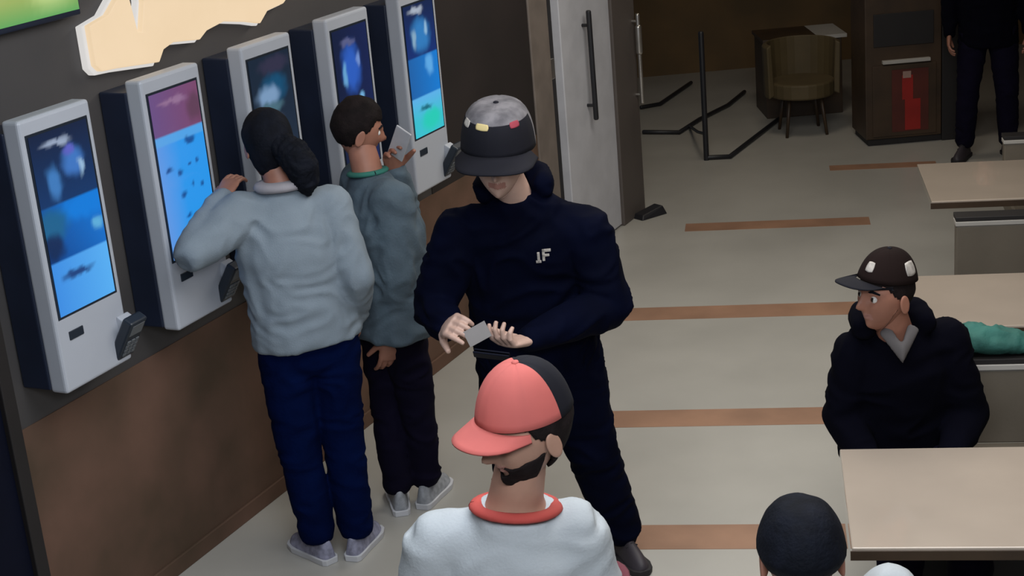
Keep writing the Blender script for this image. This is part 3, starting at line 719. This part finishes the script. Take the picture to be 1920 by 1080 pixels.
def cap(parent, HM, crown, brimm, brim_up=0.0, k=1.12, patches=(), level=0.22, blen=0.075, bw=0.082, name='cap', front=None, fy=0.0, fz=2.0, boxy=0.8, kz=1.0):
    """baseball cap: panelled crown, stitched brim, top button"""
    bm = bmesh.new(); NA, NT = 60, 16; g = []
    for i in range(NA):
        a = 2 * math.pi * i / NA; e0 = math.asin(level - 0.12 * (1 - math.sin(a)) / 2); col_ = []
        for t in range(NT):
            e = e0 + (math.pi / 2 - e0) * (1 - (1 - t / NT) ** 1.35)
            ce = math.cos(e0) * (math.cos(e) / math.cos(e0)) ** boxy; x, y, z = math.cos(a) * ce, math.sin(a) * ce, math.sin(e) * kz
            seam = 0.012 * math.exp(-((((a / (math.pi / 3)) % 1) - 0.5) ** 2) / 0.002)
            col_.append(bm.verts.new(scalp_pt(x, y, z, k - seam) + V((0, 0, 0.006 + 0.012 * max(0, z)))))
        g.append(col_)
    tp = bm.verts.new(scalp_pt(0, 0, kz, k) + V((0, 0, 0.018)))
    for i in range(NA):
        am = (i + 0.5) / NA * 2 * math.pi
        for t in range(NT):
            A, B = g[i], g[(i + 1) % NA]
            f = bm.faces.new((A[t], B[t], B[t + 1], A[t + 1])) if t < NT - 1 else bm.faces.new((A[t], B[t], tp))
            if front: f.material_index = 1 if math.sin(am) > fy and (t + .5) / NT < fz else 0
    r = bmesh.ops.extrude_face_region(bm, geom=list(bm.faces))
    for v in [g_ for g_ in r['geom'] if isinstance(g_, bmesh.types.BMVert)]: v.co *= 0.965
    bmesh.ops.recalc_face_normals(bm, faces=bm.faces); bmesh.ops.transform(bm, matrix=HM, verts=bm.verts)
    c = link_mesh(name, bm, [crown, front] if front else crown, parent, smooth=True)
    bm = bmesh.new(); nx, ny = 16, 6; zz = level * 0.118 * k + 0.009
    def bp(i, j, dz):
        u = -1 + 2 * i / nx; a = u * 1.15; r0x, r0y = 0.077 * k * 0.97, 0.097 * k * 0.97
        inner = V((r0x * math.sin(a), r0y * math.cos(a) * 0.98, 0)); w_ = math.sqrt(max(0, 1 - (u) ** 4))
        t = j / ny; out = V((bw * math.sin(a) * (1 + 0.02 * t), r0y * math.cos(a) + blen * w_, 0))
        p = inner.lerp(out, t); p.z = zz - 0.018 * (p.x / bw) ** 2 - 0.016 * t + brim_up * t + dz; return p
    gt = [[bm.verts.new(HM @ bp(i, j, 0.0015)) for j in range(ny + 1)] for i in range(nx + 1)]
    gb = [[bm.verts.new(HM @ bp(i, j, -0.0025)) for j in range(ny + 1)] for i in range(nx + 1)]
    for i in range(nx):
        for j in range(ny):
            bm.faces.new((gt[i][j], gt[i + 1][j], gt[i + 1][j + 1], gt[i][j + 1])); bm.faces.new((gb[i][j], gb[i][j + 1], gb[i + 1][j + 1], gb[i + 1][j]))
        bm.faces.new((gt[i][ny], gt[i + 1][ny], gb[i + 1][ny], gb[i][ny])); bm.faces.new((gt[i][0], gb[i][0], gb[i + 1][0], gt[i + 1][0]))
    bmesh.ops.recalc_face_normals(bm, faces=bm.faces)
    link_mesh('brim', bm, brimm, c, smooth=True)
    bm = bmesh.new(); bmesh.ops.create_uvsphere(bm, u_segments=10, v_segments=6, radius=0.008)
    bmesh.ops.transform(bm, matrix=HM @ Matrix.Translation((0, 0, 0.118 * k * kz + 0.018)) @ Matrix.Diagonal((1, 1, 0.5, 1)), verts=bm.verts); link_mesh('button', bm, brimm, c, smooth=True)
    for az, el, ru, rv, m in patches:                    # azimuth from the front, elevation, half sizes in degrees
        bm = bmesh.new(); g = []
        for j in range(7):
            row = []
            for i in range(9):
                u, v_ = -1 + i / 4, -1 + j / 3
                q = max(abs(u), abs(v_)) / max(1e-6, math.hypot(u, v_)) if (u or v_) else 1
                a, e = R(az + ru * u * (0.55 + 0.45 * q)), R(el + rv * v_ * (0.55 + 0.45 * q))
                d = V((math.sin(a) * math.cos(e), math.cos(a) * math.cos(e), math.sin(e)))
                ch = math.hypot(d.x, d.y); e_0 = math.asin(level - 0.12 * (1 - d.y / ch) / 2); q2 = math.cos(e_0) * (ch / math.cos(e_0)) ** boxy / ch if ch > 1e-4 else 1; d = V((d.x * q2, d.y * q2, d.z * kz)); row.append(bm.verts.new(HM @ (scalp_pt(*d, k + 0.012) + V((0, 0, 0.006 + 0.012 * max(0, d.z))))))
            g.append(row)
        for j in range(6):
            for i in range(8): bm.faces.new((g[j][i], g[j][i + 1], g[j + 1][i + 1], g[j + 1][i]))
        r = bmesh.ops.extrude_face_region(bm, geom=list(bm.faces)); cc = HM @ V((0, 0, 0))
        for v in [g_ for g_ in r['geom'] if isinstance(g_, bmesh.types.BMVert)]: v.co = cc + (v.co - cc) * 0.985
        bmesh.ops.recalc_face_normals(bm, faces=bm.faces)
        link_mesh('embroidered_patch', bm, m, c, smooth=True)
    return c

def tolocal(loc, rz, p):
    return Matrix.Rotation(-rz, 3, 'Z') @ (V(p) - V(loc))

# --- person at the kiosk, grey jacket, ponytail (back to us)
loc, rz = V((-0.775, 5.57, 0)), R(16)
L = lambda *p: tolocal(loc, rz, p)
J = standing(pelvis=L(-0.785, 5.56, 0.98), chest=L(-0.80, 5.56, 1.28), neck=L(-0.805, 5.56, 1.51), head=L(-0.845, 5.60, 1.665),
             sh_l=L(-0.955, 5.52, 1.435), sh_r=L(-0.650, 5.60, 1.415), el_l=L(-1.130, 5.37, 1.345), wr_l=L(-1.035, 5.58, 1.485), el_r=L(-0.575, 5.53, 1.16), wr_r=L(-0.60, 5.66, 0.97),
             hip_l=L(-0.87, 5.54, 0.93), hip_r=L(-0.70, 5.58, 0.93), kn_l=L(-0.875, 5.55, 0.50), kn_r=L(-0.705, 5.60, 0.50), an_l=L(-0.845, 5.55, 0.10), an_r=L(-0.695, 5.57, 0.10))
P1, HM, cl, body = person('person in grey-blue jacket and navy trousers with dark ponytail, back turned, elbow out at kiosk', loc, rz, J, MT['skin3'], MT['jacket_grey'], MT['navy_cloth'],
    bulk=1.13, belly=1.05, wrinkle=0.007, hem=0.92, head=(15, -8, 8), collar=(MT['collar_pink'], 0.072, 0.068, 0.004, 0.034, 0.016), shoes=(MT['shoe'], MT['sole'], 25, -35), leg=1.08)
hb = hair_bm(HM, 1.24, 0.45, -0.95, 0.04, 0.0, 0.08, 0.95); hr = link_mesh('hair', hb, MT['hair'], P1, smooth=True)
bm = bmesh.new()
T = lambda *p: HM @ V(p)
loft(bm, [T(0.02, -0.09, 0.0), T(0.045, -0.125, -0.03), T(0.075, -0.135, -0.08), T(0.095, -0.12, -0.14), T(0.10, -0.11, -0.175)], [0.050, 0.062, 0.060, 0.046, 0.016], seg=14)
bm = remeshed(bm, 0.006, 3, 0.005, 40); link_mesh('ponytail', bm, MT['hair'], hr, smooth=True)
bm = bmesh.new(); bmesh.ops.create_uvsphere(bm, u_segments=16, v_segments=10, radius=1)
bm.free()

# --- person in teal-grey shirt facing right
loc, rz = V((-0.50, 5.92, 0)), R(-52)
L = lambda *p: tolocal(loc, rz, p)
J = standing(pelvis=L(-0.50, 5.92, 0.93), chest=L(-0.49, 5.92, 1.22), neck=L(-0.52, 5.93, 1.45), head=L(-0.545, 5.95, 1.615),
             sh_l=L(-0.56, 6.07, 1.38), sh_r=L(-0.43, 5.80, 1.36), el_l=L(-0.42, 6.18, 1.22), wr_l=L(-0.42, 6.05, 1.42), el_r=L(-0.44, 5.76, 1.08), wr_r=L(-0.49, 5.80, 0.82),
             hip_l=L(-0.54, 5.96, 0.89), hip_r=L(-0.45, 5.88, 0.89), kn_l=L(-0.55, 5.98, 0.50), kn_r=L(-0.43, 5.92, 0.50), an_l=L(-0.545, 5.93, 0.10), an_r=L(-0.425, 5.97, 0.10))
P2, HM, cl, body = person('dark-haired person in teal-grey shirt and dark trousers standing sideways, arm hanging, by fourth kiosk', loc, rz, J, MT['skin3'], MT['teal_grey'], MT['dark_cloth'],
    top_name='shirt', bulk=1.2, wrinkle=0.008, hem=0.80, hand_s=1.15, head=(-20, -12, 4), collar=(MT['teal2'], 0.070, 0.066, 0.006, 0.018, 0.004), shoes=(MT['shoe_w'], MT['sole'], 60, 30), leg=0.98, hands=((35, 1), (30, -1)))
hb = hair_bm(HM, 1.13, 0.42, -0.45, 0.04, 0.03, 0.06); link_mesh('hair', hb, MT['hair2'], P2, smooth=True)
T2 = Matrix.Translation(L(-0.385, 5.93, 1.555)) @ Matrix.Rotation(R(35), 4, 'Y') @ Matrix.Rotation(R(20), 4, 'Z')
ph = box('phone', (-0.036, -0.004, -0.072), (0.036, 0.004, 0.072), MT['phone'], None, 0.003, Matrix.Translation(loc) @ Matrix.Rotation(rz, 4, 'Z') @ T2)
tag(ph, 'pale phone held up before the face of the person in teal-grey shirt', 'phone')

# --- big person in black jacket and cap, looking down at the hands (faces us)
loc, rz = V((0.08, 5.26, 0)), R(180)
L = lambda *p: tolocal(loc, rz, p)
J = standing(pelvis=L(0.07, 5.27, 0.99), chest=L(0.06, 5.22, 1.28), neck=L(0.035, 5.13, 1.53), head=L(-0.005, 5.02, 1.695),
             sh_r=L(-0.165, 5.16, 1.39), sh_l=L(0.265, 5.16, 1.36), el_r=L(-0.275, 5.13, 1.15), wr_r=L(-0.23, 4.94, 1.135), el_l=L(0.335, 5.12, 1.10), wr_l=L(0.045, 4.90, 1.085),
             hip_r=L(-0.02, 5.28, 0.93), hip_l=L(0.17, 5.28, 0.93), kn_r=L(-0.03, 5.26, 0.50), kn_l=L(0.24, 5.27, 0.50), an_r=L(-0.08, 5.30, 0.10), an_l=L(0.335, 5.36, 0.10),
             hd_r=V((0.1, 1.0, 0.25)), hd_l=V((0.55, 0.75, 0.2)), pn_r=V((-0.9, 0, 0.3)), pn_l=V((0.6, -0.3, 0.5)))
J['hd_r'] = L(-0.20, 4.80, 1.20) - J['wr_r']; J['hd_l'] = L(-0.06, 4.80, 1.11) - J['wr_l']
J['pn_r'] = V((-0.7, 0, -0.6)); J['pn_l'] = V((0.3, 0.2, 1))
P3, HM, cl, body = person('big person in black jacket and black cap with patterned crown, looking down at a wallet', loc, rz, J, MT['skin2'], MT['puffer'], MT['puffer'],
    bulk=1.25, wrinkle=0.010, hem=0.74, hand_s=1.2, head=(-8, -9, -3), head_s=1.2, hood=True, shoes=(MT['shoe_d'], MT['sole_d'], 20, -28), leg=1.25, hands=((55, 1), (50, -1)))
hb = hair_bm(HM, 1.07, 0.40, -0.5, 0.02); link_mesh('hair', hb, MT['hair'], P3, smooth=True)
cap(P3, HM, MT['cap_grey'], MT['cap_black'], k=1.36, blen=0.080, bw=0.122, level=0.22, front=MT['cap_black'], fz=0.42, boxy=0.42, kz=0.84, patches=((20, 52, 13, 5, MT['patch_y']), (-42, 52, 10, 5, MT['patch_r']), (60, 50, 10, 6, MT['patch'])))
# chest emblem: a small bar and an F
bm = bmesh.new()
EM = Matrix.Translation(L(0.118, 4.995, 1.345)) @ Matrix.Rotation(R(-8), 4, 'X')
for lo, hi in (((-0.001, 0, -0.02), (0.008, 0.006, 0.022)), ((-0.022, 0, 0.013), (0.008, 0.006, 0.022)), ((-0.016, 0, -0.004), (0.008, 0.006, 0.004)), ((0.016, 0, -0.024), (0.025, 0.006, 0.012)), ((0.012, 0, -0.026), (0.03, 0.006, -0.018))):
    bx(bm, lo, hi, EM)
link_mesh('chest_emblem', bm, MT['patch'], cl, bevel=0.001)
wm_ = Matrix.Translation((-0.085, 4.79, 1.085)) @ Matrix.Rotation(R(-30), 4, 'X') @ Matrix.Rotation(R(12), 4, 'Y')
bm = bmesh.new(); bx(bm, (-0.06, -0.045, -0.010), (0.06, 0.045, -0.003), wm_); bx(bm, (-0.058, -0.045, 0.003), (0.06, 0.043, 0.009), wm_ @ Matrix.Rotation(R(4), 4, 'X')); bx(bm, (-0.06, 0.038, -0.009), (0.06, 0.046, 0.008), wm_)
tag(link_mesh('wallet', bm, MT['navy'], bevel=0.003), 'dark open wallet held by the big person in black jacket', 'wallet')
bm = bmesh.new(); bx(bm, (-0.04, -0.001, -0.028), (0.04, 0.001, 0.028), Matrix.Translation((-0.125, 4.775, 1.165)) @ Matrix.Rotation(R(-25), 4, 'Y') @ Matrix.Rotation(R(-30), 4, 'X'))
tag(link_mesh('card', bm, MT['paper']), 'small grey card between the hands of the person in black jacket', 'card')

# --- person in white shirt with red collar in front (faces us)
loc, rz = V((-0.06, 3.03, 0)), R(174)
L = lambda *p: tolocal(loc, rz, p)
J = standing(pelvis=L(-0.05, 3.06, 0.93), chest=L(-0.05, 3.04, 1.20), neck=L(-0.030, 3.02, 1.430), head=L(0.005, 2.975, 1.605),
             sh_r=L(-0.210, 3.05, 1.325), sh_l=L(0.088, 3.03, 1.335), el_r=L(-0.27, 3.08, 1.07), wr_r=L(-0.26, 2.98, 0.85), el_l=L(0.135, 3.06, 1.09), wr_l=L(0.13, 2.96, 0.86),
             hip_r=L(-0.11, 3.05, 0.89), hip_l=L(0.07, 3.04, 0.89), kn_r=L(-0.12, 3.02, 0.49), kn_l=L(0.08, 3.01, 0.49), an_r=L(-0.12, 3.07, 0.10), an_l=L(0.08, 3.06, 0.10))
P4, HM, cl, body = person('person in white shirt with red neckband and coral red cap, walking towards us in front', loc, rz, J, MT['skin'], MT['white_tee'], MT['navy_cloth'],
    top_name='shirt', bulk=0.93, sleeve=0.62, wrinkle=0.004, hem=0.84, head=(-50, -8, -4), head_s=1.0, neck_end=0.90, neck_r=0.080, collar=(MT['red_rib'], 0.086, 0.086, -0.022, 0.016, -0.026), shoes=(MT['shoe_w'], MT['sole'], 5, -5), hands=((30, 1), (30, -1)))
for s in 'lr':
    a, b = J['sh_' + s], J['el_' + s]; q = a.lerp(b, 0.60); dn = (b - a).normalized(); x, y = frame_of(dn, V((1, 0, 0)))
    bm = bmesh.new(); loft(bm, [q + x * 0.077 * math.cos(t) + y * 0.077 * math.sin(t) for t in [2 * math.pi * k / 24 for k in range(25)]], [(0.004, 0.012)] * 25, hint=dn, seg=8, caps=False, closed_round=False)
    link_mesh('cuff', bm, MT['maroon'], cl, smooth=True)
hb = hair_bm(HM, 1.14, 0.40, -0.80, 0.03); link_mesh('hair', hb, MT['hair2'], P4, smooth=True)
cap(P4, HM, MT['cap_black'], MT['cap_red'], k=1.17, blen=0.060, bw=0.088, level=0.30, front=MT['cap_red'], fy=-0.3)
def beard(P, HM, m):
    bm = bmesh.new(); bmesh.ops.create_icosphere(bm, subdivisions=5, radius=1.0)
    bmesh.ops.delete(bm, geom=[v for v in bm.verts if not (v.co.z < -0.40 + 0.45 * max(0, abs(v.co.x) - 0.50) and v.co.y > -0.05 and not (abs(v.co.x) < 0.26 and v.co.y > 0.5 and -0.60 < v.co.z < -0.44))], context='VERTS')
    for v in bm.verts:
        x, y, z = v.co; X, Y, Z = x * 0.077, y * 0.097, z * 0.118; t = max(0, (0.1 - z) / 1.1)
        X *= 1 - 0.36 * t; Y = Y * (1 - 0.22 * t) + 0.012 * t + 0.016 * math.exp(-((x / 0.26) ** 2 + ((z + 0.86) / 0.2) ** 2)) + 0.004 * math.exp(-(x / 0.2) ** 2)
        v.co = V((X, Y, Z)) * (1.035 + 0.015 * noise.noise(V((x, y, z)) * 18))
    for q in range(8): bmesh.ops.smooth_vert(bm, verts=[v for v in bm.verts if v.is_boundary], factor=0.5, use_axis_x=True, use_axis_y=True, use_axis_z=True)
    bmesh.ops.transform(bm, matrix=HM, verts=bm.verts)
    r = bmesh.ops.extrude_face_region(bm, geom=list(bm.faces)); c = HM @ V((0, 0, 0))
    for v in [g_ for g_ in r['geom'] if isinstance(g_, bmesh.types.BMVert)]: v.co = c + (v.co - c) * 0.95
    bmesh.ops.recalc_face_normals(bm, faces=bm.faces)
    link_mesh('beard', bm, m, P, smooth=True)
beard(P4, HM, MT['hair2'])

# --- seated person in black cap and hoodie at the table, head turned to the left of the picture
SEATH = 0.45
def sitting(**kw):
    J = dict(pelvis=(0, 0, 0.56), chest=(0, 0.03, 0.84), neck=(0, 0.04, 1.07), head=(0, 0.09, 1.215), sh_l=(-0.18, 0.03, 1.00), sh_r=(0.18, 0.03, 1.00),
             el_l=(-0.25, 0.0, 0.74), el_r=(0.25, 0.0, 0.74), wr_l=(-0.17, 0.22, 0.66), wr_r=(0.17, 0.22, 0.66),
             hip_l=(-0.09, 0.02, 0.54), hip_r=(0.09, 0.02, 0.54), kn_l=(-0.11, 0.42, 0.52), kn_r=(0.11, 0.42, 0.52), an_l=(-0.12, 0.38, 0.10), an_r=(0.12, 0.38, 0.10))
    J.update(kw); return J
loc, rz = V((1.28, 4.86, 0)), R(180)
L = lambda *p: tolocal(loc, rz, p)
J = sitting(pelvis=L(1.27, 4.90, 0.56), chest=L(1.265, 4.84, 0.84), neck=L(1.225, 4.74, 1.065), head=L(1.183, 4.68, 1.215), sh_r=L(1.120, 4.80, 0.975), sh_l=L(1.405, 4.80, 0.99),
            el_r=L(1.065, 4.80, 0.75), wr_r=L(1.12, 4.66, 0.64), el_l=L(1.485, 4.79, 0.73), wr_l=L(1.38, 4.64, 0.63))
P5, HM, cl, body = person('seated person in black hoodie and dark cap with pale patches, looking left at table', loc, rz, J, MT['skin3'], MT['hoodie'], MT['dark_cloth'],
    top_name='hoodie', bulk=1.08, wrinkle=0.007, head=(-62, 3, -4), head_s=1.0, hood=True, seated=True, shoes=(MT['shoe_d'], MT['sole_d'], 5, -5), hands=((40, 1), (40, -1)))
hb = hair_bm(HM, 1.05, 0.38, -0.35, 0.01); link_mesh('hair', hb, MT['hair2'], P5, smooth=True)
cap(P5, HM, MT['cap_dark'], MT['cap_black'], k=1.15, brim_up=0.022, blen=0.088, bw=0.080, level=0.40, patches=((-112, 40, 17, 11, MT['patch']), (-8, 44, 12, 8, MT['patch'])))
bm = bmesh.new()
n_ = J['neck']; 
loft(bm, [n_ + V((-0.045, 0.062, 0.025)), n_ + V((0, 0.100, -0.045)), n_ + V((0.045, 0.062, 0.025))], [(0.012, 0.022), (0.014, 0.034), (0.012, 0.022)], hint=V((0, 1, 0)), seg=10)
bm = remeshed(bm, 0.006, 2); link_mesh('undershirt', bm, MT['greyshirt'], cl, smooth=True)

# --- person in the foreground corner, only the dark hair shows, white shirt, back to us
loc, rz = V((0.62, 3.15, 0)), R(-12)
L = lambda *p: tolocal(loc, rz, p)
J = sitting(pelvis=L(0.645, 3.02, 0.56), chest=L(0.635, 3.06, 0.84), neck=L(0.620, 3.12, 1.03), head=L(0.603, 3.165, 1.145), sh_l=L(0.455, 3.08, 0.985), sh_r=L(0.80, 3.15, 1.03),
            el_l=L(0.40, 3.16, 0.75), wr_l=L(0.50, 3.38, 0.72), el_r=L(0.88, 3.25, 0.80), wr_r=L(0.84, 3.45, 0.72), hip_l=L(0.56, 3.02, 0.54), hip_r=L(0.73, 3.06, 0.54), kn_l=L(0.60, 3.46, 0.52), kn_r=L(0.80, 3.50, 0.52), an_l=L(0.60, 3.42, 0.10), an_r=L(0.80, 3.46, 0.10))
P6, HM, cl, body = person('person with short black hair and white shirt, back of head at the bottom edge', loc, rz, J, MT['skin3'], MT['white_tee'], MT['dark_cloth'],
    top_name='shirt', head=(8, -4, 0), head_s=1.1, seated=True, wrinkle=0.005, shoes=(MT['shoe_d'], MT['sole_d'], 0, 0), hands=((35, 1), (35, -1)))
hb = hair_bm(HM, 1.22, 0.42, -0.12, 0.015, 0.0, 0.14, 0.88); link_mesh('hair', hb, MT['hair'], P6, smooth=True)
st = empty('stool', 'round black stool under the person at the bottom edge', 'stool', (0.66, 3.0, 0))
bm = bmesh.new(); loft(bm, [(0, 0, 0.40), (0, 0, 0.44)], [0.17, 0.17], closed_round=False, seg=24); link_mesh('seat', bm, MT['bench'], st, bevel=0.01)
for a in (45, 135, 225, 315):
    bm = bmesh.new(); loft(bm, [(0.11 * math.cos(R(a)), 0.11 * math.sin(R(a)), 0.40), (0.17 * math.cos(R(a)), 0.17 * math.sin(R(a)), 0)], [0.012, 0.012], closed_round=False, seg=8); link_mesh('leg', bm, MT['black'], st, smooth=True)

# --- far person dressed in black by the waste cabinet (head above the frame)
loc, rz = V((3.44, 10.74, 0)), R(165)
J = standing(an_l=(-0.15, -0.02, 0.10), an_r=(0.15, 0.02, 0.10), kn_l=(-0.13, 0.02, 0.5), kn_r=(0.13, 0.03, 0.5))
J = {k: V(v) for k, v in J.items()}
P7, HM, cl, body = person('person dressed all in black standing in the dim back, legs beside waste cabinet', loc, rz, J, MT['skin3'], MT['hoodie'], MT['dark_cloth'],
    top_name='coat', bulk=1.1, hem=0.80, shoes=(MT['shoe_d'], MT['sole_d'], 20, -20), leg=1.05, hands=((30, 1), (30, -1)))
hb = hair_bm(HM, 1.12, 0.42, -0.5, 0.03); link_mesh('hair', hb, MT['hair'], P7, smooth=True)
